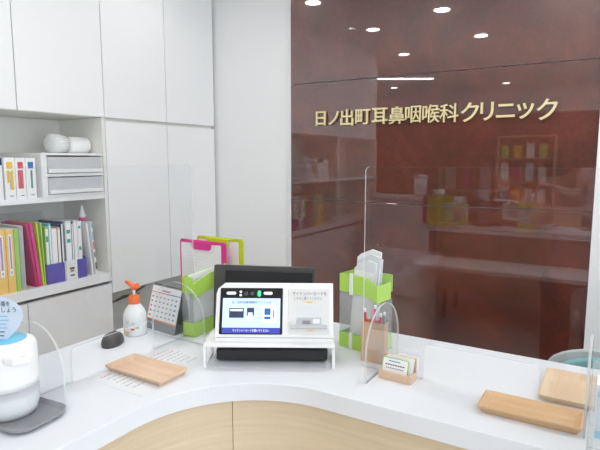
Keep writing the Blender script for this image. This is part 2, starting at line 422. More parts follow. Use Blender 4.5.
# ------------------------------------------------------------------ face-authentication card reader on its riser
RZ = R(30.1); RO = (-.7625, 1.095)
st = thing('riser_stand', 'white plastic riser carrying the card reader with the small screen', 'stand', (RO[0], RO[1], .95), RZ)
MB().box(-.175, .175, 0, .115, .0565, .0635).build('top_plate', 'white', st, bevel=.001)
for s in (-1, 1):
    x = s*.1715
    MB().box(x-.0035, x+.0035, 0.002, .014, 0, .0565).box(x-.0035, x+.0035, .099, .113, 0, .0565).box(x-.0035, x+.0035, .014, .099, 0, .007).build('leg_frame', 'white', st)
kb = thing('scanner_bar', 'long low black device bar tucked under the white riser', 'device', (RO[0]-.022, RO[1]+.040, .95), RZ)
MB().box(-.148, .156, -.012, .060, .007, .040).build('case', 'black', kb, bevel=.006, seg=3)
MB().box(-.125, .138, -.004, .055, .0402, .0415).build('top_ridge', 'blackglossy', kb, bevel=.0005)
MB().box(-.12, .13, .025, .05, 0, .007).build('rubber_base', 'blackglossy', kb)

tilt = R(22)
cr = thing('card_reader', 'white face-recognition card reader with a lit screen and card slot', 'card reader', (RO[0]+.866*.004, RO[1]+.5*.004, 1.0136), RZ)
# local frame: x along the front, u up the tilted face, n out of it
Fx = Matrix.Translation((.009, .020, .0135)) @ Matrix.Rotation(-tilt, 4, 'X') @ Matrix.Diagonal((1.074, 1, 1, 1))   # tilt back
W0, W1, H = -.150, .148, .148
bd = MB(); bd.X = Fx
prof = [(W0, 0), (W1, 0), (W1, H), (W0+.022, H), (W0+.004, H-.016), (W0, H-.03)]
bd.prism(prof, 0, .030, 'xz')
body = bd.build('body', 'white', cr, bevel=.003, seg=3)
q = MB(); q.prism([(.021, .0005), (.10, .0005), (.10, .012), (.0605, .026), (.0475, .0), (.0475, .0009), (.0215, .0125)][:3]+[(.060, .012), (.049, .0008), (.0475, .0014), (.0212, .0120)], -.150, .166, 'yz'); q.build('base', 'white', cr)
q = MB(); q.X = Fx; q.prism(rounded(-.139, .020, .008, .133, .003), -.0015, .002, 'xz'); bez = q.build('screen_bezel', 'blackglossy', cr)
q = MB(); q.X = Fx; q.prism(rounded(-.132, .014, .011, .105, .001), -.0022, -.0012, 'xz'); scn = q.build('screen', 'screen', cr)
q = MB(); q.X = Fx; q.box(-.132, .014, -.0026, -.0021, .011, .026); q.build('caption_band', 'screenblue', scn)
q = MB(); q.X = Fx
q.i = 0; q.box(-.115, -.078, -.0027, -.0021, .052, .078)
q.box(-.070, -.052, -.0027, -.0021, .058, .079)
q.i = 1; q.box(-.112, -.081, -.0029, -.0026, .070, .075).box(-.067, -.056, -.0029, -.0026, .046, .066)
q.i = 1; q.box(-.032, .004, -.0027, -.0021, .040, .084)
q.i = 2; q.box(-.026, -.010, -.0030, -.0026, .048, .056).box(-.026, -.010, -.0030, -.0026, .060, .078)
q.i = 3; q.box(-.004, -.001, -.0030, -.0026, .052, .074)
q.build('pictogram', ['screennavy', 'screenwhite', 'blue', 'redp'], scn)
fr_ = (R(90)-tilt, 0, 0)
def onface(x, u, d): v = Fx @ Vector((x, d, u)); return (v.x, v.y, v.z)
text('writing', '日ノ出町耳鼻咽喉科クリニック', .0085, 'screennavy', scn, onface(-.059, .094, -.0026), fr_, .0001, width=.106)
text('writing', 'マイナンバーカードを置いてください', .0078, 'screenwhite', scn, onface(-.059, .0185, -.0030), fr_, .0001, width=.099)
for nm, x0, x1, u0, u1, mt in (('light_bar', -.124, -.099, .1145, .123, 'white'), ('light_bar', -.029, -.006, .1145, .123, 'white'), ('status_light', -.044, -.036, .110, .126, 'greenled'), ('indicator', -.091, -.084, .110, .117, 'white'), ('indicator', -.091, -.084, .119, .126, 'white')):
    q = MB(); q.X = Fx; q.prism(rounded(x0, x1, u0, u1, (min(x1-x0, u1-u0))/2.05), -.0022, -.0012, 'xz'); q.build(nm, mt, bez)
for x in (-.074, -.058):
    q = MB(); q.X = Fx @ Matrix.Translation((x, -.0012, .118)) @ Matrix.Rotation(R(90), 4, 'X'); q.lathe([(0, 0), (.0055, 0), (.0055, .0008), (.0035, .0010), (.003, .0004), (0, .0004)], n=20); q.build('camera_lens', 'dark', bez)
# card slot side
q = MB(); q.X = Fx; q.box(.034, .138, -.0012, .001, .008, .132); pl = q.build('face_plate', 'offwhite', cr, bevel=.001)
q = MB(); q.X = Fx; q.box(.055, .118, -.0020, -.001, .042, .086); q.build('slot_back', 'papergrey', pl)
q = MB(); q.X = Fx; q.box(.041, .132, -.016, -.001, .024, .034).box(.055, .118, -.0026, -.001, .034, .054); q.build('card_shelf', 'greyfab', pl, bevel=.002)
q = MB(); q.X = Fx; q.box(.070, .090, -.0034, -.0024, .036, .046); q.i = 1; q.box(.096, .114, -.0034, -.0024, .037, .050); q.build('card_picture', ['slate', 'paper'], pl)
q = MB(); q.X = Fx; q.prism([(.071, .0965), (.101, .0965), (.086, .0925)], -.0020, -.0011, 'xz'); q.build('arrow_mark', 'yelp', pl)
q = MB(); q.X = Fx; q.prism([(.074, .0175), (.102, .0175), (.088, .0205)], -.0020, -.0011, 'xz'); q.build('arrow_mark', 'yelp', pl)
text('writing', 'マイナンバーカードを', .0115, 'inkgrey', pl, onface(.088, .1185, -.0016), fr_, .0001, width=.093, offset=.0001)
text('writing', 'こちらに置いてください', .0095, 'inkgrey', pl, onface(.084, .1055, -.0016), fr_, .0001, width=.076)

# black monitor behind the reader, its back to the visitor
mo = thing('monitor', 'black flat monitor standing with its back behind the card reader', 'monitor', (-.935, 1.312, .95), R(22.4))
mt_ = R(6)
Fm = Matrix.Translation((0, -.006, .012)) @ Matrix.Rotation(-mt_, 4, 'X')
q = MB(); q.X = Fm; q.prism(rounded(-.163, .163, 0, .206, .006), 0, .016, 'xz'); q.build('bezel', 'dark', mo, bevel=.002)
q = MB(); q.X = Fm; q.box(-.125, .157, -.004, .0, .012, .190); q.build('back_cover', 'black', mo, bevel=.003)
q = MB(); q.X = Fm; q.box(-.155, .155, .0161, .017, .008, .198); q.build('display', 'blackglossy', mo)
MB().box(-.09, .09, -.01, .09, 0, .012).build('base', 'black', mo, bevel=.003)

# ------------------------------------------------------------------ cash trays
def tray(name, label, cx, cy, w, d, mat, h=.016, rz=0, flare=.010, lip=.012):
    t = thing(name, label, 'tray', (cx, cy, .95), rz, 'wooden cash trays')
    q = MB()
    lo = rounded(-w/2+flare, w/2-flare, -d/2+flare, d/2-flare, .004)
    hi = rounded(-w/2, w/2, -d/2, d/2, .005)
    hin = rounded(-w/2+.004, w/2-.004, -d/2+.004, d/2-.004, .004)
    lin = rounded(-w/2+lip+flare*.6, w/2-lip-flare*.6, -d/2+lip+flare*.6, d/2-lip-flare*.6, .003)
    rings = [[q._v((x, y, z)) for x, y in ring] for ring, z in ((lo, 0), (hi, h-.003), (hi, h), (hin, h), (lin, .006))]
    q._f(rings[0][::-1]); q._f(rings[-1])
    n = len(lo)
    for A, B in zip(rings, rings[1:]):
        for k in range(n): q._f([A[k], A[(k+1) % n], B[(k+1) % n], B[k]])
    q.build('dish', mat, t)
    return t
tray('cash_tray', 'small beech cash tray on the printed sheet, left counter arm', -1.020, .906, .205, .100, 'traywood')
tray('cash_tray', 'long narrow honey-coloured wooden tray nearest on the right counter arm', -.131, 1.174, .205, .092, 'traywood2', h=.018)
tray('cash_tray', 'pale square wooden tray behind the partition by the right edge', -.062, 1.352, .130, .186, 'traywood3', h=.016)
# instruction sheet under the first tray
sh = thing('printed_sheet', 'white laminated instruction sheet lying under the left wooden tray', 'paper', (-1.022, .945, .95))
MB().box(-.100, .100, -.145, .145, .0001, .0005).build('sheet', 'sheetw', sh)
for blk in (0, 1):
    q = MB(); q.i = 0
    for j, x in enumerate((-.070, -.050, -.032, -.014, .004, .022, .044)):
        a, b = ((-.125+.004*j % .01, -.075), (.03+.006*j, .105))[blk]
        y = a
        while y < b:
            l = random.uniform(.004, .012); q.i = 1 if (j == 1 and a > 0) or (j == 0 and y < -.1) else 0
            q.box(x, x+.003, y, y+l, .0005, .0007); y += l+random.uniform(.002, .005)
    q.build('printed_text', ['lightink', 'redp'], sh)

# ------------------------------------------------------------------ sanitiser bottle
bt = thing('sanitizer_bottle', 'white pump spray bottle with an orange nozzle on the left counter arm', 'bottle', (-1.287, 1.105, .95), R(0)); bt.scale = (.96, .96, 1.07)
MB().lathe([(0, 0), (.034, 0), (.0375, .004), (.0375, .052), (.036, .062), (.031, .074), (.022, .086), (.016, .092), (.015, .096), (0, .096)], n=36).build('bottle_body', 'white', bt)
MB().lathe([(0, .093), (.018, .093), (.0185, .096), (.0185, .112), (.015, .118), (.008, .119), (0, .119)], n=24).build('collar', 'orange', bt)
MB().lathe([(0, .118), (.005, .118), (.005, .136), (0, .136)], n=16).build('pump_stem', 'white', bt)
q = MB(); q.tube([(.016, .004, .147), (.004, .001, .143), (-.006, -.002, .146), (-.018, -.006, .155), (-.026, -.008, .157)], .0085, 12, .0050); q.lathe([(0, .134), (.008, .134), (.010, .139), (.009, .147), (0, .149)], n=18)
q.build('nozzle', 'orange', bt)
def wrap(q, r, a0, a1, z0, z1, n=5):
    A = [(r*math.cos(R(a0+(a1-a0)*k/n)), r*math.sin(R(a0+(a1-a0)*k/n))) for k in range(n+1)]
    for a, b in zip(A, A[1:]):
        q._f([q._v((a[0], a[1], z0)), q._v((b[0], b[1], z0)), q._v((b[0], b[1], z1)), q._v((a[0], a[1], z1))])
q = MB()
q.i = 0; wrap(q, .0379, -108, -70, .010, .014); q.i = 1; wrap(q, .0379, -112, -98, .016, .022)
q.i = 2; wrap(q, .0379, -62, -44, .020, .025); q.i = 3; wrap(q, .0379, -40, -22, .024, .029)
q.i = 4; wrap(q, .0379, -90, -72, .045, .046); wrap(q, .0379, -88, -74, .040, .041); wrap(q, .0379, -60, -40, .040, .0408); wrap(q, .0379, -60, -42, .036, .0368); wrap(q, .0379, -40, -25, .034, .035)
q.build('printed_label', ['yelp', 'orange', 'redp', 'green', 'inkgrey'], bt)

# mouse-like dark puck
ms = thing('computer_mouse', 'small glossy dark grey mouse on the left counter beside the spray bottle', 'mouse', (-1.270, 1.003, .95), R(115))
q = MB()
for k in range(1):
    n, m = 20, 8
    rings = []
    for j in range(m+1):
        t = j/m*math.pi/2; rr = math.cos(t)**.6 if j < m else 0; z = .030*math.sin(t)**.9+.004
        if j == m: rings.append([q._v((.003, 0, z))])
        else: rings.append([q._v((.045*rr*math.cos(2*math.pi*i/n)*(1 if math.cos(2*math.pi*i/n) > 0 else .95), .030*rr*math.sin(2*math.pi*i/n), z)) for i in range(n)])
    q._f([q._v((.043*math.cos(2*math.pi*i/n), .028*math.sin(2*math.pi*i/n), .0)) for i in range(n)][::-1])
    base = [q._v((.043*math.cos(2*math.pi*i/n), .028*math.sin(2*math.pi*i/n), .0)) for i in range(n)]
    rings.insert(0, base)
    for A, B in zip(rings, rings[1:]):
        for i in range(n):
            if len(B) == 1: q._f([A[i], A[(i+1) % n], B[0]], True)
            else: q._f([A[i], A[(i+1) % n], B[(i+1) % n], B[i]], True)
q.build('shell', 'dark', ms)
q = MB(); q.tube([(.026, 0, .028), (.020, 0, .033), (.013, 0, .035)], .003, 10); q.build('scroll_wheel', 'chrome', ms)
q = MB(); q.tube([(.040, 0, .0255), (.022, .0, .0315), (.006, 0, .0345)], .0012, 6); q.build('button_seam', 'blackglossy', ms)

# ------------------------------------------------------------------ desk calendar
cl = thing('desk_calendar', 'small desk calendar on a grey tent stand behind the left partition foot', 'calendar', (-1.232, 1.200, .95), R(-6))
lean = R(16)
Fc = Matrix.Rotation(-lean, 4, 'X')
def ff(q): q.X = Matrix.Translation((0, -.042, 0)) @ Fc; return q
ff(q := MB()).box(-.072, .072, 0, .002, 0, .140); q.build('front_board', 'slate', cl)
ff(q := MB()).box(-.072, .072, -.0022, -.0004, .030, .142); sheet = q.build('month_page', 'paper', cl)
q = MB(); ff(q); q.box(-.072, .072, -.0028, -.0022, .030, .034); q.i = 1; q.box(-.072, -.02, -.0030, -.0023, .031, .034)
q.build('colour_band', ['orangep', 'redp'], sheet)
q = MB(); ff(q)
q.i = 1; q.box(-.072, .02, -.0028, -.0022, .120, .1225); q.i = 2; q.box(.02, .072, -.0028, -.0022, .120, .1225)
q.build('colour_band', ['orangep', 'redp', 'blue'], sheet)
q = MB(); ff(q)
for r in range(5):
    for c in range(7):
        q.i = 1 if c == 0 else (2 if c == 6 else 0)
        q.box(-.065+c*.0195, -.057+c*.0195, -.0027, -.0022, .043+r*.0152, .048+r*.0152)
q.i = 0; q.box(-.02, .02, -.0027, -.0022, .127, .132)
q.build('date_grid', ['lightink', 'redp', 'blue'], sheet)
q = MB(); q.X = Matrix.Translation((0, .042, 0)) @ Matrix.Rotation(lean, 4, 'X'); q.box(-.072, .072, -.002, 0, 0, .140); q.build('rear_board', 'slate', cl)
MB().box(-.072, .072, -.040, .040, 0, .0015).build('base_board', 'slate', cl)
q = MB()
for k in range(16):
    x = -.066+k*.0088
    q.tube([(x, .004*math.sin(a)-.0, .136+.006*math.cos(a)) for a in [2*math.pi*j/8 for j in range(9)]], .0008, 5)
q.build('wire_binding', 'inkdark', cl)

# ------------------------------------------------------------------ clipboards standing at the back of the counter
def clipboard(label, x0, x1, y, h, mat, rz=0):
    w = x1-x0; t = thing('clipboard', label, 'clipboard', ((x0+x1)/2, y, .95), rz)
    q = MB(); q.prism(rounded(-w/2, w/2, 0, h, .012), 0, .003, 'xz'); q.build('board', mat, t)
    q = MB(); q.prism(rounded(-w/2+.008, w/2-.022, .006, h-.012, .003), -.0012, -.0003, 'xz'); pp = q.build('paper', 'paper', t)
    q = MB()
    for r in range(15):
        z = h-.05-r*.0125
        q.box(-w/2+.03, -w/2+.03+random.uniform(.06, .11), -.0016, -.0012, z, z+.0015)
    q.build('printed_text', 'papergrey', pp)
    q = MB(); q.prism([(-w*.17, h-.034), (w*.17, h-.034), (w*.2, h-.026), (w*.2, h-.010), (w*.3, h-.004), (-w*.3, h-.004), (-w*.2, h-.010), (-w*.2, h-.026)], -.009, -.0013, 'xz'); q.build('clip', mat, t, bevel=.0015)
    return t
clipboard('magenta clipboard with a sheet of paper standing behind the desk calendar', -1.432, -1.205, 1.462, .250, 'pink')
clipboard('yellow-green clipboard standing behind the magenta one', -1.378, -1.154, 1.500, .262, 'limeyellow')

# ------------------------------------------------------------------ lime-banded file racks
def rack(label, loc, rz, w, d, h, mirror=1):
    t = thing('file_rack', label, 'file rack', loc, rz, 'lime-banded clear file racks')
    def bandpts(z0, z1, rise):
        n = 8; pts = [(-w/2*mirror, z0)]
        top = [(-w/2*mirror, z1)]
        for k in range(n+1):
            s = k/n; x = (-w/2+w*s)*mirror
            top.append((x, z1-(rise*max(0, (s-.55)/.45)**2)))
        bot = [((-w/2+w*k/n)*mirror, z0-(rise*.8*max(0, (k/n-.5)/.5)**1.5)) for k in range(n, -1, -1)]
        return top[1:]+bot
    q = MB(); q.prism(bandpts(h-.052, h, .02), 0, .0025, 'xz'); q.box(-w/2, -w/2+.0025, .0025, d, h-.05, h).box(w/2-.0025, w/2, .0025, d*.9, h-.07, h-.02).box(-w/2, w/2, d-.0025, d, h-.05, h)
    q.build('upper_band', 'lime', t)
    q = MB(); q.box(-w/2, w/2, 0, .0025, 0, .045).box(-w/2, -w/2+.0025, .0025, d, 0, .045).box(w/2-.0025, w/2, .0025, d, 0, .045).box(-w/2, w/2, d-.0025, d, 0, .045).box(-w/2, w/2, 0.0025, d-.0025, 0, .003)
    q.build('lower_band', 'lime', t)
    q = MB(); q.box(-w/2, w/2, .0005, .002, .045, h-.055).box(-w/2+.0002, -w/2+.0015, .003, d, .045, h-.05).box(w/2-.0015, w/2-.0002, .003, d, .045, h-.07); q.build('clear_side', 'clearp', t)
    xs_ = -w/2*mirror+.042*mirror
    MB().box(xs_-.006, xs_+.006, -.003, -.0003, h-.058, h+.006).build('joining_clip', 'white', t, bevel=.0008)
    MB().box(xs_-.006, xs_+.006, -.003, -.0003, .001, .049).build('joining_clip', 'white', t, bevel=.0008)
    return t
rr = rack('lime-banded clear file rack full of folders behind the right partition', (-.618, 1.335, .95), R(-9), .128, .085, .220)
rl = rack('lime-banded clear file rack beside the calendar, left of the monitor', (-1.105, 1.290, .95), R(94), .235, .046, .190, mirror=-1)
# folders inside the right rack, faces towards the counter front
for k, (x0, y, w_, hh, tl, mt, lab) in enumerate(((-.030, .010, .072, .268, 4, 'frostw', 'frontmost frosted folder in the lime rack right of the card reader'),
        (-.034, .022, .076, .285, 5, 'papergrey', 'grey paper folder second from the front in the right lime rack'),
        (-.038, .034, .078, .296, 4, 'paper', 'tall white folder with a yellow mark in the right lime rack'),
        (-.042, .046, .080, .278, 3, 'frost', 'frosted folder fourth from the front in the right lime rack'),
        (-.046, .058, .082, .270, 3, 'papergrey', 'grey folder at the back of the right lime rack'))):
    c, s_ = math.cos(R(-9)), math.sin(R(-9))
    o = thing('folder', lab, 'folder', (-.622+x0*c-y*s_, 1.335+x0*s_+y*c, .9545), R(-9), 'folders in the right lime rack')
    X = Matrix.Rotation(R(tl), 4, 'Y')
    q = MB(); q.X = X; q.prism([(0, 0), (w_, 0.006), (w_, hh-.004), (w_*.6, hh), (.012, hh-.018), (0, hh-.03)], -.0020, .0035, 'xz'); q.build('cover', mt, o)
    q = MB(); q.X = X; q.box(.004, w_-.004, -.0026, -.0021, .010, hh-.034)
    if k == 2: q.i = 1; q.prism([(w_*.45, hh-.032), (w_*.8, hh-.024), (w_*.8, hh-.018), (w_*.45, hh-.026)], -.0032, -.0027, 'xz')
    q.build('inner_sheet', ['paper', 'limeyellow'], o)
for k, dy in enumerate((.010, .020, .030)):
    o = thing('folder', 'thin paper folder standing in the left lime rack beside the monitor', 'folder', (-1.105-dy, 1.290, .9545), R(94), 'papers in the left lime rack')
    MB().box(-.108, .108-.01*k, -.0015, .0015, 0, .165+.012*k).build('cover', 'papergrey' if k == 1 else 'paper', o)
# pen box of kraft board
kx = thing('pen_box', 'small kraft cardboard box with pens behind the right partition foot', 'box', (-.5435, 1.288, .95))
q = MB(); q.box(-.033, .033, -.016, -.0145, 0, .112).box(-.033, .033, .0145, .016, 0, .112).box(-.033, -.0315, -.0145, .0145, 0, .112).box(.0315, .033, -.0145, .0145, 0, .112).box(-.0315, .0315, -.0145, .0145, 0, .002); q.build('box_wall', 'kraft', kx)
for (x, y, tx, ty, hh, mt, lab) in ((-.020, 0, -.010, 0, 0.132, 'red', 'leftmost red pen, in the kraft box behind the partition'), (-.006, .004, .004, .0, 0.144, 'pink', 'pink pen in the middle of the kraft box'), (.010, -.003, .008, 0, 0.126, 'red', 'short red pen on the right in the kraft box'), (.022, .003, .004, 0, 0.129, 'slate', 'grey pen at the right side of the kraft box')):
    o = thing('pen', lab, 'pen', (-.5435+x, 1.288+y, .9525), 0, 'pens in the kraft box')
    MB().tube([(0, 0, 0), (tx*.5, ty, hh*.5), (tx, ty, hh)], .0038, 10).build('barrel', mt, o)
    MB().tube([(tx, ty, hh+.0002), (tx*1.1, ty, hh+.010)], .0042, 10, .003).build('cap', 'white', o)

# wooden card holder
ch = thing('card_holder', 'small wooden card holder in front of the right partition foot', 'card holder', (-.447, 1.188, .95), R(-3))
q = MB(); q.box(-.043, .043, 0, .004, 0, .022).box(-.043, .043, .036, .042, 0, .056).box(.039, .043, .004, .036, 0, .022).box(-.043, -.039, .004, .036, 0, .022).box(-.039, .039, .004, .036, 0, .004)
q.build('wooden_body', 'traywood', ch, bevel=.0006)
def card(label, off, z0, w, h, tiltd, frame=None):
    o = thing('card', label, 'card', (-.447+off[0], 1.188+off[1], .95+z0), R(-3), 'cards in the wooden holder')
    q = MB(); q.X = Matrix.Rotation(R(-tiltd), 4, 'X'); q.prism(rounded(-w/2, w/2, 0, h, .004), 0, .0008, 'xz'); q.build('card_face', frame or 'paper', o)
    return o
c1 = card('white appointment card with a green border, front of the wooden holder', (-.004, .006), .0045, .070, .050, 16, 'green')
q = MB(); q.X = Matrix.Rotation(R(-16), 4, 'X'); q.prism(rounded(-.033, .033, .002, .048, .003), -.0005, -.0001, 'xz'); p1 = q.build('printed_area', 'paper', c1)
q = MB(); q.X = Matrix.Rotation(R(-16), 4, 'X')
q.i = 0; q.box(-.018, .012, -.0008, -.0005, .0405, .0425)
q.i = 1
for a in range(8): q.box(-.026+a*.0066, -.0215+a*.0066, -.0008, -.0005, .031, .0340)
for a in range(9): q.box(-.024+a*.0055, -.0205+a*.0055, -.0008, -.0005, .0235, .0255)
q.box(-.028, .006, -.0008, -.0005, .007, .0085)
q.build('printed_text', ['blue', 'inkdark'], p1)
card('plain white card stacked behind the green-bordered card', (.002, .012), .0045, .074, .052, 16)
card('white card at the back of the wooden holder', (.004, .018), .0045, .074, .054, 16)
# tissue-like paper packet behind
pk = thing('paper_packet', 'folded white paper packet behind the wooden card holder', 'packet', (-.450, 1.256, .95), R(-8))
MB().box(-.028, .030, 0, .035, 0, .036).build('packet_body', 'paper', pk, bevel=.004)
MB().box(.005, .018, -.0004, -.0001, .022, .026).build('printed_mark', 'inkdark', pk)

# ------------------------------------------------------------------ leaflet box by the right edge
lb = thing('leaflet_box', 'clear ribbed plastic box of blue-printed leaflets at the right edge', 'leaflet box', (.047, 1.035, .95), 0)
q = MB(); W_ = .065
q.box(-W_, W_, -.035, -.0335, 0, .165).box(-W_, -W_+.0015, -.0335, .0335, 0, .175).box(W_-.0015, W_, -.0335, .0335, 0, .175).box(-W_, W_, .0335, .035, 0, .185).box(-W_+.0015, W_-.0015, -.0335, .0335, 0, .002)
q.build('box_wall', ['clearp'], lb)
q = MB()
for k in range(9): q.box(-W_-.0012, W_+.0012, -.0364, -.0351, .004+k*.0055, .0068+k*.0055); q.box(-W_-.0012, -W_-.0001, -.035, .035, .004+k*.0055, .0068+k*.0055)
q.build('rib', 'clearp', lb)
lf = thing('leaflet_stack', 'stack of white leaflets with blue print inside the ribbed clear box', 'leaflets', (.047, 1.035, .953))
MB().box(-.056, .058, -.022, .026, 0, .158).build('pages', 'paper', lf)
q = MB(); q.box(-.054, .056, -.0226, -.0221, .060, .155); q.i = 1
q.box(-.054, .056, -.0232, -.0227, .060, .074).box(-.054, .056, -.0232, -.0227, .136, .146); q.i = 2
for k in range(46): 
    x, z = random.uniform(-.05, .045), random.choice([.080, .090, .100, .110, .120, .128]); q.box(x, x+random.uniform(.002, .007), -.0234, -.0229, z, z+random.uniform(.002, .005))
q.build('printed_cover', ['paleblue', 'cyan', 'navy'], lf)

# ------------------------------------------------------------------ automatic hand sanitiser on its tray
dt = thing('drip_tray', 'dark grey rounded plastic tray under the white hand dispenser', 'tray', (-1.072, .598, .95), R(6))
q = MB()
rings = [[q._v((x, y, z)) for x, y in ring] for ring, z in ((rounded(-.078, .078, -.056, .056, .03), 0), (rounded(-.086, .086, -.064, .064, .036), .006), (rounded(-.088, .088, -.066, .066, .038), .013), (rounded(-.085, .085, -.063, .063, .035), .013), (rounded(-.080, .080, -.058, .058, .031), .004))]
q._f(rings[0][::-1]); q._f(rings[-1])
for A, B in zip(rings, rings[1:]):
    for k in range(len(A)): q._f([A[k], A[(k+1) % len(A)], B[(k+1) % len(B)], B[k]], True)
q.build('tray_shell', 'slate', dt)
ds = thing('hand_sanitizer_dispenser', 'white automatic hand sanitiser dispenser at the left edge on a grey tray', 'dispenser', (-1.100, .594, .9545), R(0))
MB().lathe([(0, .0), (.046, .0), (.054, .006), (.058, .020), (.060, .045), (.0605, .066), (0, .066)], n=40).build('tank', 'frost', ds)
MB().lathe([(0, .003), (.044, .003), (.052, .009), (.056, .022), (.0575, .045), (.0575, .048), (0, .048)], n=40).build('liquid', 'paper', ds)
MB().lathe([(0, .0665), (.0605, .0665), (.0612, .080), (.0608, .140), (.0595, .154), (.054, .162), (.046, .165), (0, .165)], n=40).build('dispenser_head', 'white', ds)
MB().lathe([(0, .1652), (.040, .1652), (.041, .1665), (.038, .168), (0, .168)], n=40).build('top_ring', 'cyan', ds)
dirv = R(-6)
q = MB(); q.X = Matrix.Rotation(dirv, 4, 'Z')
q.prism([(.030, -.032), (.062, -.030), (.078, -.022), (.084, -.010), (.084, .010), (.078, .022), (.062, .026), (.030, .026)], .128, .145, 'xy'); q.build('spout', 'white', ds, bevel=.005, seg=3)
q = MB(); q.X = Matrix.Rotation(dirv, 4, 'Z'); q.lathe([(0, .1450), (.004, .1450), (.004, .1458), (0, .1458)], cx=.078, n=14); q.build('spout_dimple', 'offwhite', ds)
text('brand_mark', '----', .006, 'inkgrey', ds, (.0615*math.cos(R(-48)), .0615*math.sin(R(-48)), .083), (R(90), 0, R(42)), .0001)
sgn = thing('notice_card', 'pale blue rounded notice card about disinfecting hands, above the dispenser', 'sign', (-1.106, .578, 1.116), R(31))
q = MB(); n = 20
pts = [(-.018, 0), (.018, 0), (.048, .030)] + [(.062*math.cos(R(a)), .060+.040*math.sin(R(a))) for a in range(-8, 189, 14)] + [(-.048, .030)]
q.prism(pts, 0, .0015, 'xz'); crd = q.build('card_board', 'paleblue', sgn)
text('writing', '手指消毒を', .0125, 'inkdark', crd, (.010, -.0006, .084), extrude=.0001, width=.050)
text('writing', 'しましょう', .0125, 'inkdark', crd, (.020, -.0006, .071), extrude=.0001, width=.054)
q = MB()
for k, (a, b2) in enumerate(((.0, .028), (-.01, .030), (.008, .024), (-.014, .026), (-.02, .02), (-.006, .018))):
    q.i = 0 if k < 4 else 1; q.box(a-.012, b2, -.0006, -.0002, .056-k*.0085, .058-k*.0085)
q.build('printed_line', ['cyan', 'inkdark'], crd)

# ------------------------------------------------------------------ upper shelf contents
SZ = 1.3102
dr = thing('plastic_drawer_box', 'frosted two-drawer plastic box on the upper shelf', 'drawer box', (-2.693, 1.776, SZ))
q = MB(); hw = .186
q.box(-.19, .19, -hw, hw, 0, .010).box(-.19, .19, -hw, -hw+.006, .010, .218).box(-.19, .19, hw-.006, hw, .010, .218).box(-.19, .19, -hw, hw, .218, .226).box(-.19, -.184, -hw+.006, hw-.006, .010, .218).box(-.184, .19, -hw+.006, hw-.006, .110, .116)
q.box(.19, .196, -hw, hw, 0, .012).box(.19, .196, -hw, hw, .104, .120).box(.19, .196, -hw, hw, .214, .226).box(.19, .196, -hw, -hw+.03, .012, .104).box(.19, .196, -hw, -hw+.03, .120, .214)
q.build('case', 'white', dr, bevel=.001)
for z in (.014, .122):
    q = MB(); q.box(.186, .196, -hw+.034, hw-.012, z, z+.084).box(-.17, .186, -hw+.034, hw-.012, z, z+.004); d_ = q.build('drawer', 'frostw', dr)
    MB().box(.196, .208, -hw+.034, hw-.012, z+.002, z+.020).build('drawer_lip', 'white', d_, bevel=.002)
    MB().box(.05, .17, -hw+.05, hw-.03, z+.005, z+.03).build('drawer_content', 'papergrey', d_, bevel=.003)
def roll(label, y, r, l, rz, bag=False, x=-2.62):
    o = thing('paper_roll', label, 'paper roll', (x, y, SZ+.2262+r), rz, 'white rolls on the drawer box')
    q = MB(); q.X = Matrix.Rotation(R(90), 4, 'X')
    q.lathe([(0, -l/2), (r*.85, -l/2), (r, -l/2+.008), (r, l/2-.008), (r*.85, l/2), (0, l/2)], n=28); q.build('roll_body', 'paper', o)
    if bag:
        q = MB(); q.X = Matrix.Rotation(R(90), 4, 'X'); q.lathe([(r*.94, -l/2-.004), (r*1.01, -l/2), (r*1.01, l/2), (r*.6, l/2+.012), (.004, l/2+.022)], n=18); q.build('plastic_wrap', 'clearp', o)
    return o
roll('white paper roll in a crumpled bag, left one on the drawer box', 1.765, .052, .09, R(20), True)
roll('smooth white paper roll, right one on the drawer box', 1.890, .046, .125, R(8))

def labelled_box(name, label, y0, y1, z1, face, printf, group=None, mat='paper', x1=-2.512, d=.22, z0=SZ):
    o = thing(name, label, 'box', (x1, (y0+y1)/2, z0), 0, group)
    hw = (y1-y0)/2-.001
    MB().box(-d, 0, -hw, hw, 0, z1-z0).build('carton', mat, o, bevel=.001)
    q = MB(); mats = printf(q, hw); q.build('printed_face', mats, o)
    return o
def pf(c, style):
    def f(q, hw):
        q.i = 0; q.box(.0001, .0009, -hw*.55, hw*.55, .148, .180)
        q.i = 1
        if style == 0: q.box(.0001, .0008, -hw*.6, -hw*.1, .080, .140).box(.0001, .0008, hw*.15, hw*.65, .045, .140)
        if style == 1: q.box(.0001, .0008, -hw*.6, hw*.5, .050, .140)
        if style == 2: q.box(.0001, .0008, -hw*.1, hw*.3, .050, .140)
        q.i = 2
        zz = .052
        while zz < .132: q.box(.0009, .0011, -.003, .003, zz, zz+.005); zz += .009
        q.box(.0001, .0008, -hw*.2, hw*.5, .014, .018)
        q.i = 3; q.box(.0001, .0004, -hw*.68, hw*.68, .142, .186) if False else None
        return [c, {'yelp': 'yelp', 'redp': 'redp', 'blue': 'tealp'}[c], 'inkgrey', 'inkdark']
    return f
labelled_box('carton', 'white box with a yellow square, leftmost of three on the upper shelf', 1.408, 1.462, 1.512, None, pf('yelp', 0), 'white boxes with coloured squares')
labelled_box('carton', 'white box with a red square, middle of three on the upper shelf', 1.463, 1.514, 1.511, None, pf('redp', 1), 'white boxes with coloured squares')
labelled_box('carton', 'white box with a blue square and green strip, beside the clear drawers', 1.515, 1.568, 1.510, None, pf('blue', 2), 'white boxes with coloured squares')
def nav(q, hw):
    q.i = 0; q.box(.0001, .0008, -hw, hw, .165, .200); return ['navy', 'blue']
labelled_box('carton', 'white box with a navy top band at the left end of the upper shelf', 1.300, 1.400, 1.515, None, nav)
MB_ = MB().box(-2.735, -2.513, 1.18, 1.295, SZ, 1.50)
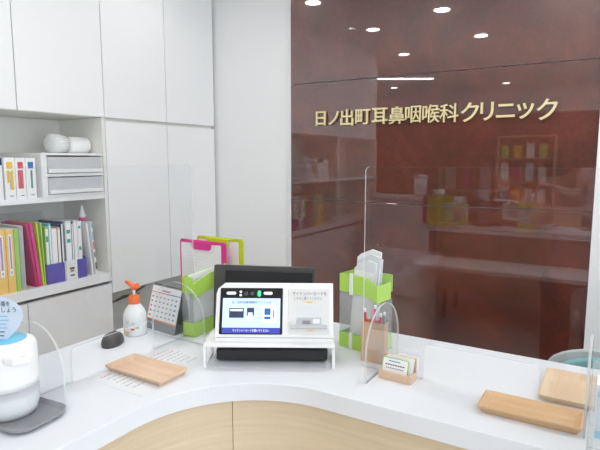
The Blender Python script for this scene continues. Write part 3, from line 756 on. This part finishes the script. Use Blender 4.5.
tag(MB_.build('carton', 'paper', bevel=.001), 'plain white carton further left on the upper shelf, outside the frame', 'box')

# ------------------------------------------------------------------ lower shelf contents
LZ = .8502
def binder(name, label, y0, y1, h, mat, x1=-2.515, d=.22, group=None, spine=None, lean=0, cat='binder', face=None):
    o = thing(name, label, cat, (x1, (y0+y1)/2, LZ), 0, group)
    hw = (y1-y0)/2-.0008
    X = Matrix.Rotation(R(lean), 4, 'X')
    q = MB(); q.X = X; q.box(-d, 0, -hw, hw, 0, h); c = q.build('cover', mat, o, bevel=min(.002, hw*.4))
    if spine:
        q = MB(); q.X = X; q.box(.0001, .0009, -hw*.45, hw*.45, .085, h-.025); q.i = 1
        zz = .12
        while zz < h-.035: q.box(.0009, .0012, -hw*.22, hw*.22, zz, zz+.0075); zz += .0095
        q.box(.0009, .0012, -hw*.12, hw*.12, .095, .108)
        q.build('spine_label', ['paper', 'purplep'], c)
    q = MB(); q.X = X; q.box(-d+.004, -.004, -hw*.7, hw*.7, h+.0001, h+.0008); q.build('pages', 'paper', c)
    return o
binder('binder', 'pale orange binder with a violet spine label at the left edge', 1.347, 1.393, .315, 'yellow', spine=1, group='pale orange binders')
binder('binder', 'pale orange binder with a violet spine label, touching the light green one', 1.394, 1.434, .315, 'yellow', spine=1, group='pale orange binders')
binder('binder', 'plain orange binder outside the frame on the lower shelf', 1.27, 1.345, .31, 'yellow')
binder('binder', 'light green binder right of the pale orange binders', 1.435, 1.459, .312, 'green')
binder('document_case', 'grey translucent document case between the green binder and magenta files', 1.4605, 1.484, .325, 'frost', cat='file')
binder('document_case', 'thin white-grey paper file just left of the magenta files', 1.485, 1.495, .300, 'papergrey', x1=-2.535, cat='file')
def leanfile(name, label, y0, th, h, mat, lean, x1=-2.52, d=.22, cat='file', group=None):
    o = thing(name, label, cat, (x1, y0, LZ+math.sin(R(lean))*0), 0, group)
    X = Matrix.Rotation(R(lean), 4, 'X')
    q = MB(); q.X = X; q.box(-d, 0, 0, th, 0.0, h); c = q.build('cover', mat, o, bevel=min(.0015, th*.3))
    q = MB(); q.X = X; q.box(.0001, .0006, th*.25, th*.75, .01, h-.01); q.build('pages', 'paper' if mat in ('papergrey', 'paper') else mat, c)
    return o
leanfile('plastic_folder', 'left one of the two leaning magenta folders on the lower shelf', 1.539, .013, .330, 'magenta', 6.5)
leanfile('plastic_folder', 'right one of the two leaning magenta folders, beside the lime folders', 1.555, .015, .335, 'pink', 6)
leanfile('plastic_folder', 'yellow-green folder right beside the magenta folders', 1.575, .009, .335, 'limeyellow', 3.5)
leanfile('plastic_folder', 'lime folder left of the purple file stand', 1.588, .006, .330, 'lime', 1.5)
fs = thing('file_stand', 'purple open-front file stand on the lower shelf', 'file stand', (-2.52, 1.720, LZ))
q = MB(); hw = .120
q.box(-.23, 0, -hw, hw, 0, .004)
for y in (-hw, -.003, hw-.004): q.prism([(0, .004), (0, .105), (-.03, .12), (-.14, .26), (-.23, .26), (-.23, .004)], y, y+.004, 'xz')
q.box(-.004, 0, -hw+.004, hw-.004, .004, .105).box(-.23, -.226, -hw+.004, hw-.004, .004, .20)
q.build('stand_body', 'purple', fs)
# stand contents (rest on the stand base)
def insert(name, label, y, th, h, mat, lean, x1=-2.527, d=.20, extra=None, cat='file'):
    o = thing(name, label, cat, (x1, y, LZ+.0045), 0, 'files in the purple stand')
    X = Matrix.Rotation(R(lean), 4, 'X')
    q = MB(); q.X = X; q.box(-d, 0, 0, th, 0, h); c = q.build('cover', mat, o)
    q = MB(); q.X = X; 
    q.i = 0; q.box(.0001, .0006, th*.15, th*.85, .1, h-.012)
    if extra: q.i = 1; [q.box(.0006, .001, th*.2, th*.8, z, z+dz) for z, dz in extra[1]]
    q.build('printed_spine', ['paper', extra[0] if extra else 'paper'], c)
    return o
insert('paper_file', 'mint file at the left in the purple stand', 1.6055, .020, .300, 'green', 0, extra=('tealp', [(.22, .03)]))
insert('paper_file', 'file with blue edge, second in the purple stand', 1.6275, .012, .315, 'cyan', 0)
insert('paper_file', 'white paper bundle in the left half of the purple stand', 1.642, .030, .285, 'paper', 0)
insert('paper_file', 'brown-edged file left of the stand divider', 1.676, .016, .290, 'kraft', 0)
insert('paper_file', 'navy file left against the middle divider of the purple stand', 1.698, .012, .318, 'navy', 0)
insert('paper_file', 'white file with green print, right half of the purple stand', 1.7225, .036, .318, 'papergrey', 0, extra=('tealp', [(.20, .02), (.25, .02)]))
insert('paper_file', 'dark grey file near the right side of the purple stand', 1.760, .010, .312, 'dark', 0)
insert('paper_file', 'pale grey file, second from right in the purple stand', 1.772, .022, .318, 'papergrey', 0)
insert('paper_file', 'white file, rightmost in the purple stand', 1.797, .024, .310, 'paper', 0, extra=('tealp', [(.15, .02), (.27, .015)]))
tgt = thing('stapler_box', 'upright white box with a yellow and black label leaning on the purple stand', 'box', (-2.4985, 1.732, LZ), R(0))
q = MB(); q.box(-.0175, .002, -.033, .033, .0, .110).build('carton', 'white', tgt, bevel=.002)
q = MB(); q.box(.0021, .0026, -.014, .014, .048, .060); q.i = 1; q.box(.0021, .0026, -.014, .014, .062, .074).box(.0021, .0026, -.013, .013, .026, .034).box(.0026, .0028, -.008, .008, .051, .057)
q.build('printed_label', ['yelp', 'inkdark'], tgt)
leanfile('booklet', 'white booklet with red print leaning right, left one by the shelf end', 1.878, .010, .300, 'paper', 5, x1=-2.525)
bk = leanfile('booklet', 'magazine with cyan and red spine at the right end of the lower shelf', 1.897, .012, .305, 'paper', 4.5, x1=-2.518)
q = MB(); q.X = Matrix.Rotation(R(4.5), 4, 'X')
for k, (z, dz, mi) in enumerate(((.27, .03, 0), (.20, .05, 0), (.15, .04, 1), (.10, .03, 2), (.03, .04, 3))): q.i = mi; q.box(.0007, .0012, .002, .010, z, z+dz)
q.build('cover_print', ['cyan', 'redp', 'inkgrey', 'inkdark'], bk)
# little clear tray with a glue bottle on top of the files
cb = thing('clear_case', 'clear plastic case standing behind the files on the lower shelf', 'case', (-2.79, 1.60, LZ))
q = MB(); q.box(-.06, .01, -.05, .16, 0, .36); q.build('case_body', 'clearp', cb, bevel=.004)
gt = thing('plastic_plate', 'thin clear plate resting on top of the two leaning booklets', 'plate', (-2.61, 1.875, LZ+.3065))
MB().box(-.06, .05, -.028, .055, 0, .003).build('plate_sheet', 'clearp', gt, bevel=.0008)
gb = thing('glue_bottle', 'white squeeze bottle with a pink band on the clear plate over the booklets', 'bottle', (-2.600, 1.885, LZ+.3100))
MB().lathe([(0, 0), (.018, 0), (.020, .003), (.020, .015), (0, .015)], n=20).build('pink_band', 'pink', gb)
MB().lathe([(0, .0152), (.019, .0152), (.019, .028), (.013, .045), (.008, .065), (.004, .085), (0, .085)], n=20).build('bottle_body', 'white', gb)

# cables in the knee space
cb2 = MB()
cb2.tube([(-2.82, 2.02, .60), (-2.78, 2.10, .585), (-2.74, 2.20, .59), (-2.76, 2.35, .60), (-2.80, 2.5, .62)], .006, 8)
cb2.tube([(-2.82, 2.05, .62), (-2.75, 2.12, .57), (-2.74, 2.26, .61), (-2.80, 2.45, .58)], .005, 8)
cb2.tube([(-2.80, 2.08, .60), (-2.80, 2.09, .3), (-2.79, 2.1, .01)], .005, 8)
tag(cb2.build('cable_bundle', 'dark'), 'dark tangled cables hanging in the recess under the white lower cabinets', 'cable')

# ------------------------------------------------------------------ office chair behind the right arm
oc = thing('office_chair', 'office chair with a teal pad in a grey shell behind the right counter', 'chair', (.03, 2.10, 0), 0)
def arcback(hw, z0, z1, y, th, n=14, top=.12):
    pts = [(-hw, z0), (hw, z0)] + [(hw*math.cos(math.pi*k/n), z1-top+top*math.sin(math.pi*k/n)) for k in range(n+1)]
    return pts
q = MB(); q.prism(arcback(.235, .50, .758, 0, 0, top=.10), .20, .225, 'xz'); q.build('back_shell', 'greyfab', oc, bevel=.008, seg=3)
q = MB(); q.prism(arcback(.200, .52, .735, 0, 0, top=.09), .165, .198, 'xz'); q.build('back_pad', 'teal', oc, bevel=.012, seg=3)
q = MB(); q.prism(rounded(-.23, .23, -.25, .20, .07), .43, .49); q.build('seat', 'teal', oc, bevel=.015, seg=3)
q = MB(); q.tube([(0, .10, .40), (0, .26, .42), (0, .26, .60)], .016, 10); q.build('back_post', 'dark', oc)
MB().lathe([(0, .08), (.03, .08), (.03, .22), (.018, .23), (.018, .43), (0, .43)], n=20).build('gas_column', 'chrome', oc)
for k in range(5):
    a = R(90+72*k); dx, dy = math.cos(a), math.sin(a)
    lg = MB().tube([(.02*dx, .02*dy, .10), (.27*dx, .27*dy, .065)], .018, 10, .012).build('leg', 'dark', oc)
    q = MB(); q.X = Matrix.Translation((.27*dx, .27*dy, .027)) @ Matrix.Rotation(R(90), 4, 'Y'); q.lathe([(0, -.015), (.024, -.015), (.0265, -.01), (.0265, .01), (.024, .015), (0, .015)], n=18); q.build('caster', 'black', lg)

# ------------------------------------------------------------------ waiting side, seen mirrored in the brown wall
lc = thing('low_cabinet', 'white staff-side cabinet with a notice strip, mirrored in the brown wall', 'cabinet', (-1.88, .38, 0))
MB().box(-.47, .47, -.22, .20, .05, 1.08).build('body', 'lam', lc, bevel=.002)
MB().box(-.49, .49, -.23, .235, 1.08, 1.11).build('top', 'counter', lc, bevel=.002)
MB().box(-.45, .45, -.20, .17, 0, .05).build('plinth', 'greyp', lc)
for a in (-.467, -.153):
    d_ = MB().box(a, a+.31, .202, .22, .06, 1.07).build('door', 'lam', lc, bevel=.001)
    MB().box(a+.28, a+.29, .2205, .232, .55, .68).build('handle', 'chrome', d_, bevel=.002)
MB().box(.16, .36, .202, .22, .06, 1.07).build('side_door', 'drawer', lc, bevel=.001)
ns = MB().box(.37, .45, .2005, .204, .10, 1.02).build('notice_strip', 'paleblue', lc)
q = MB()
for k in range(22): q.box(.39, .43, .2041, .2046, .14+k*.038, .155+k*.038+.006*(k % 3))
q.build('printed_text', 'inkgrey', ns)
bt2 = thing('storage_canister', 'white round canister on the white staff-side cabinet, seen mirrored', 'canister', (-1.80, .42, 1.11))
MB().lathe([(0, 0), (.07, 0), (.07, .20), (0, .20)], n=28).build('canister_body', 'white', bt2)
MB().lathe([(0, .201), (.072, .201), (.072, .225), (.05, .235), (0, .235)], n=28).build('lid', 'offwhite', bt2)
pp = thing('potted_plant', 'small green plant in a white pot on the staff-side cabinet, seen mirrored', 'plant', (-1.60, .42, 1.11))
MB().lathe([(0, 0), (.05, 0), (.065, .09), (.06, .09), (.05, .08), (0, .08)], n=24).build('pot', 'white', pp)
q = MB()
for k in range(26):
    a = k*2.4; r_ = .03+.05*random.random(); z_ = .12+.14*random.random()
    c_ = Vector((r_*math.cos(a), r_*math.sin(a), z_)); u_ = Vector((math.cos(a), math.sin(a), .5)).normalized()*.04; w_ = Vector((-math.sin(a), math.cos(a), 0))*.016
    v_ = [q._v(c_-u_), q._v(c_+w_), q._v(c_+u_), q._v(c_-w_)]; q._f(v_)
    if k % 3 == 0: q.tube([(0, 0, .08), tuple(c_*.6+Vector((0, 0, .04))), tuple(c_)], .002, 5)
q.build('foliage', 'leaf', pp)
sf = thing('waiting_bench', 'dark brown padded waiting bench, mirrored low in the brown wall', 'bench', (-.55, -2.6, 0), 0)
MB().box(-.9, .9, -.28, .28, .28, .44).build('seat', 'kraft', sf, bevel=.03, seg=3)
MB().box(-.9, .9, -.36, -.285, .30, .80).build('backrest', 'kraft', sf, bevel=.03, seg=3)
for sx in (-.8, .8):
    for sy in (-.22, .2): MB().tube([(sx, sy, 0), (sx, sy, .28)], .02, 10).build('leg', 'dark', sf)
wc = thing('tall_bookcase', 'tall beige bookcase with leaflets in the waiting area, seen mirrored', 'bookcase', (-1.35, -3.77, 0))
q = MB(); q.box(-.45, .45, -.2, -.18, 0, 1.9).box(-.45, -.43, -.18, .18, 0, 1.9).box(.43, .45, -.18, .18, 0, 1.9)
for z in (0, .38, .76, 1.14, 1.52, 1.88): q.box(-.43, .43, -.18, .18, z, z+.02)
q.build('carcass', 'kraft', wc)
for j, z in enumerate((.4, .78, 1.16, 1.54)):
    for k in range(4):
        mt = random.choice(['paleblue', 'lime', 'paper', 'yelp', 'pink', 'cyan'])
        o = MB().box(0, .12, 0, .02, 0, random.uniform(.2, .29)).build('leaflet', mt, loc=(-1.35-.40+k*.2, -3.72, z+.0005))
        tag(o, 'leaflet standing on the beige bookcase, seen only as a tiny reflection', 'leaflet', 'leaflets on the mirrored bookcase')

# ------------------------------------------------------------------ person behind the camera, mirrored in the brown wall
def skin_obj(name, verts, edges, radii, mat, parent, sub=2, root=0):
    me = bpy.data.meshes.new(name); me.from_pydata(verts, edges, []); me.materials.append(M[mat])
    o = bpy.data.objects.new(name, me); COL.objects.link(o); o.parent = parent
    sk = o.modifiers.new('skin', 'SKIN'); sk.use_smooth_shade = True
    if not me.skin_vertices: me.attributes.new if False else None
    lay = me.skin_vertices[0] if len(me.skin_vertices) else None
    if lay is None:
        bm = bmesh.new(); bm.from_mesh(me); bm.verts.layers.skin.verify(); bm.to_mesh(me); bm.free(); lay = me.skin_vertices[0]
    for k, r in enumerate(radii):
        lay.data[k].radius = r if isinstance(r, tuple) else (r, r)
        lay.data[k].use_root = (k == root)
    sb = o.modifiers.new('subdivision', 'SUBSURF'); sb.levels = sub; sb.render_levels = sub
    return o
pe = thing('person', 'person in pink shirt and brown trousers, mirrored at the right edge of the brown wall', 'person', (-.14, -.52, 0), 0)
V = [(0,0,.92),(0,0,1.08),(0,0,1.25),(0,.0,1.38),(0,.01,1.46),(0,.02,1.52),
     (-.09,0,.88),(-.10,.01,.50),(-.10,-.01,.10),(-.10,.08,.04), (.09,0,.88),(.10,.01,.50),(.10,-.01,.10),(.10,.08,.04),
     (-.16,0,1.36),(-.25,.02,1.13),(-.40,.12,1.20),(-.46,.16,1.225), (.16,0,1.36),(.22,.0,1.10),(.17,.18,1.08),(.15,.24,1.09)]
Ed = [(0,1),(1,2),(2,3),(3,4),(4,5),(0,6),(6,7),(7,8),(8,9),(0,10),(10,11),(11,12),(12,13),(3,14),(14,15),(15,16),(16,17),(3,18),(18,19),(19,20),(20,21)]
Rd = [(.13,.09),(.115,.085),(.125,.09),(.11,.075),.05,.05,.08,.052,.036,.03,.08,.052,.036,.03,.05,.040,.027,.030,.05,.040,.027,.030]
body = skin_obj('body', V, Ed, Rd, 'skin', pe)
for (wx, wy, wz), d, nrm in (((-.46,.16,1.225), Vector((-.80,.52,.25)).normalized(), Vector((.3,.2,1))), ((.15,.24,1.09), Vector((-.25,.95,.1)).normalized(), Vector((1,.2,.2)))):
    w_ = Vector((wx, wy, wz)); up = nrm.normalized(); sd_ = d.cross(up).normalized(); up = sd_.cross(d)
    for j, (off, ln) in enumerate(((-.026, .060), (-.009, .072), (.009, .078), (.026, .072))):
        a = w_+d*.03+sd_*off*.7; b_ = w_+d*.085+sd_*off; c_ = b_+d*ln*.5-up*.008; e_ = b_+d*ln*.85-up*.028
        skin_obj('finger', [tuple(a), tuple(b_), tuple(c_), tuple(e_)], [(0,1),(1,2),(2,3)], [.012,.0095,.0085,.007], 'skin', body, 1)
    a = w_+d*.02; b_ = w_+d*.045-sd_*.036; c_ = w_+d*.085-sd_*.050-up*.012
    skin_obj('thumb', [tuple(a), tuple(b_), tuple(c_)], [(0,1),(1,2)], [.014,.011,.009], 'skin', body, 1)
skin_obj('shirt', [(0,0,.80),(0,0,.95),(0,0,1.10),(0,0,1.26),(0,0,1.375),(-.165,0,1.365),(-.215,.012,1.24),(.165,0,1.365),(.205,.0,1.24)], [(0,1),(1,2),(2,3),(3,4),(4,5),(5,6),(4,7),(7,8)], [(.175,.125),(.165,.118),(.145,.108),(.15,.112),(.125,.088),.066,.060,.066,.060], 'shirt', pe)
skin_obj('trousers', [(0,0,.90),(-.09,0,.82),(-.10,.01,.50),(-.10,-.005,.11),(.09,0,.82),(.10,.01,.50),(.10,-.005,.11)], [(0,1),(1,2),(2,3),(0,4),(4,5),(5,6)], [(.155,.11),.098,.072,.062,.098,.072,.062], 'trousers', pe)
for sx in (-.10, .10):
    q = MB(); q.prism(rounded(sx-.045, sx+.045, -.08, .17, .04), 0, .07); q.build('shoe', 'black', pe, bevel=.02, seg=3)
hd = MB(); hd.lathe([(0,1.505),(.035,1.508),(.055,1.53),(.068,1.57),(.075,1.62),(.075,1.66),(.065,1.70),(.04,1.725),(0,1.733)], cy=.03, n=28, sy=1.22)
head = hd.build('head', 'skin', pe)
MB().tube([(0,.112,1.635),(0,.128,1.605),(0,.122,1.597)], .008, 10, .012).build('nose', 'skin', head)
for sx in (-1, 1):
    q = MB(); q.X = Matrix.Translation((sx*.031,.104,1.632)); q.lathe([(0,-.006),(.009,-.003),(.010,0),(.009,.003),(0,.006)], n=12); q.build('eye', 'inkdark', head)
    q = MB(); q.X = Matrix.Translation((sx*.077,.03,1.615)); q.lathe([(0,-.028),(.007,-.02),(.009,0),(.009,.02),(0,.03)], n=12, sy=1.8); q.build('ear', 'skin', head)
MB().tube([(-.022,.108,1.566),(0,.114,1.564),(.022,.108,1.566)], .004, 8).build('mouth', 'redp', head)
MB().lathe([(.074,1.56),(.084,1.60),(.086,1.66),(.075,1.712),(.045,1.742),(0,1.75)], cy=.008, n=28, sy=1.2).build('hair', 'hair', pe)

# ------------------------------------------------------------------ ceiling lights
DL = [(-2.084, 2.24), (-2.025, 1.23), (-1.295, 1.54), (-1.225, .47), (-2.182, -.01)]
EX = [(-.3, 2.0), (-.2, -1.0), (-.2, -2.6), (1.0, .2), (1.0, -1.6), (1.0, 2.0), (2.4, -.6), (2.4, 1.4), (-3.3, -2.6), (-1.6, -3.0)]
descr = ['first round recessed ceiling light mirrored at the top left of the brown wall', 'round ceiling light mirrored just right of the spotlight', 'round ceiling light mirrored at the top centre of the brown wall', 'round ceiling light mirrored highest on the right of the brown wall', 'small round ceiling light mirrored left above the lettering']
def disk_light(x, y, z, p, r=.06):
    l = bpy.data.lights.new('ceiling_lamp', 'AREA'); l.shape = 'DISK'; l.size = 2*r; l.energy = p; l.color = (1, .985, .965); l.spread = R(165)
    o = bpy.data.objects.new('lamp_emitter', l); COL.objects.link(o); o.location = (x, y, z); return o
for k, (x, y) in enumerate(DL+EX):
    t = thing('downlight', descr[k] if k < 5 else 'round recessed ceiling light behind the camera, out of view', 'ceiling light', (x, y, CEIL), 0, 'recessed ceiling lights' if k < 5 else 'recessed ceiling lights out of view')
    q = MB(); q.lathe([(.058, -.001), (.062, -.006), (.072, -.006), (.074, -.0005), (.058, -.001)], n=32); q.build('trim_ring', 'white', t)
    q = MB(); q.lathe([(0, -.003), (.057, -.003), (.057, -.001), (0, -.001)], n=32); q.build('diffuser', 'lamp', t)
    disk_light(x, y, CEIL-.008, (1.0, .8, 3.9, 3.5, .8)[k] if k < 5 else (6.5 if k == 5 else 4.3))
sp = thing('spotlight', 'white cylindrical ceiling spotlight mirrored in the top of the brown wall', 'ceiling light', (-1.98, 1.79, CEIL))
MB().lathe([(0, 0), (.02, 0), (.02, -.03), (.045, -.035), (.045, -.12), (.038, -.12), (.036, -.10), (0, -.10)], n=28).build('lamp_body', 'white', sp)
MB().lathe([(0, -.104), (.034, -.104), (.034, -.102), (0, -.102)], n=24).build('diffuser', 'lamp', sp)
ll = thing('linear_light', 'slim white ceiling strip light mirrored above the lettering', 'ceiling light', (-2.71, -1.52, CEIL), math.atan2(-.35, .6))
MB().box(-.42, .42, -.045, .045, -.04, 0).build('housing', 'white', ll)
MB().box(-.40, .40, -.035, .035, -.044, -.0405).build('diffuser', 'lamp', ll)

# daylight through the right window, added front fill, and the sky outside
l = bpy.data.lights.new('front_fill', 'AREA'); l.shape = 'RECTANGLE'; l.size = 2.7; l.size_y = 2.2; l.energy = 14; l.color = (.84, .92, 1.0)  # fill light added behind the camera to brighten shelves and lower cabinets
o = bpy.data.objects.new('window_fill_front', l); COL.objects.link(o); o.location = (1.8, -3.98, 1.3); o.rotation_euler = (R(90), 0, 0)
l = bpy.data.lights.new('daylight', 'AREA'); l.shape = 'RECTANGLE'; l.size = 5.2; l.size_y = 2.0; l.energy = 125; l.color = (.86, .93, 1.0)
o = bpy.data.objects.new('window_daylight', l); COL.objects.link(o); o.location = (3.48, -.5, 1.4); o.rotation_euler = (0, R(90), 0)
wd = bpy.data.worlds.new('sky'); S.world = wd; wd.use_nodes = True
bg = wd.node_tree.nodes['Background']; bg.inputs['Color'].default_value = (.75, .87, 1, 1); bg.inputs['Strength'].default_value = 1.2

# ------------------------------------------------------------------ view
S.view_settings.view_transform = 'Standard'; S.view_settings.look = 'None'; S.view_settings.gamma = 1; S.view_settings.exposure = 0.0
S.view_settings.use_curve_mapping = False
S.cycles.max_bounces = 14; S.cycles.diffuse_bounces = 7; S.cycles.glossy_bounces = 6; S.cycles.transparent_max_bounces = 32; S.cycles.transmission_bounces = 12
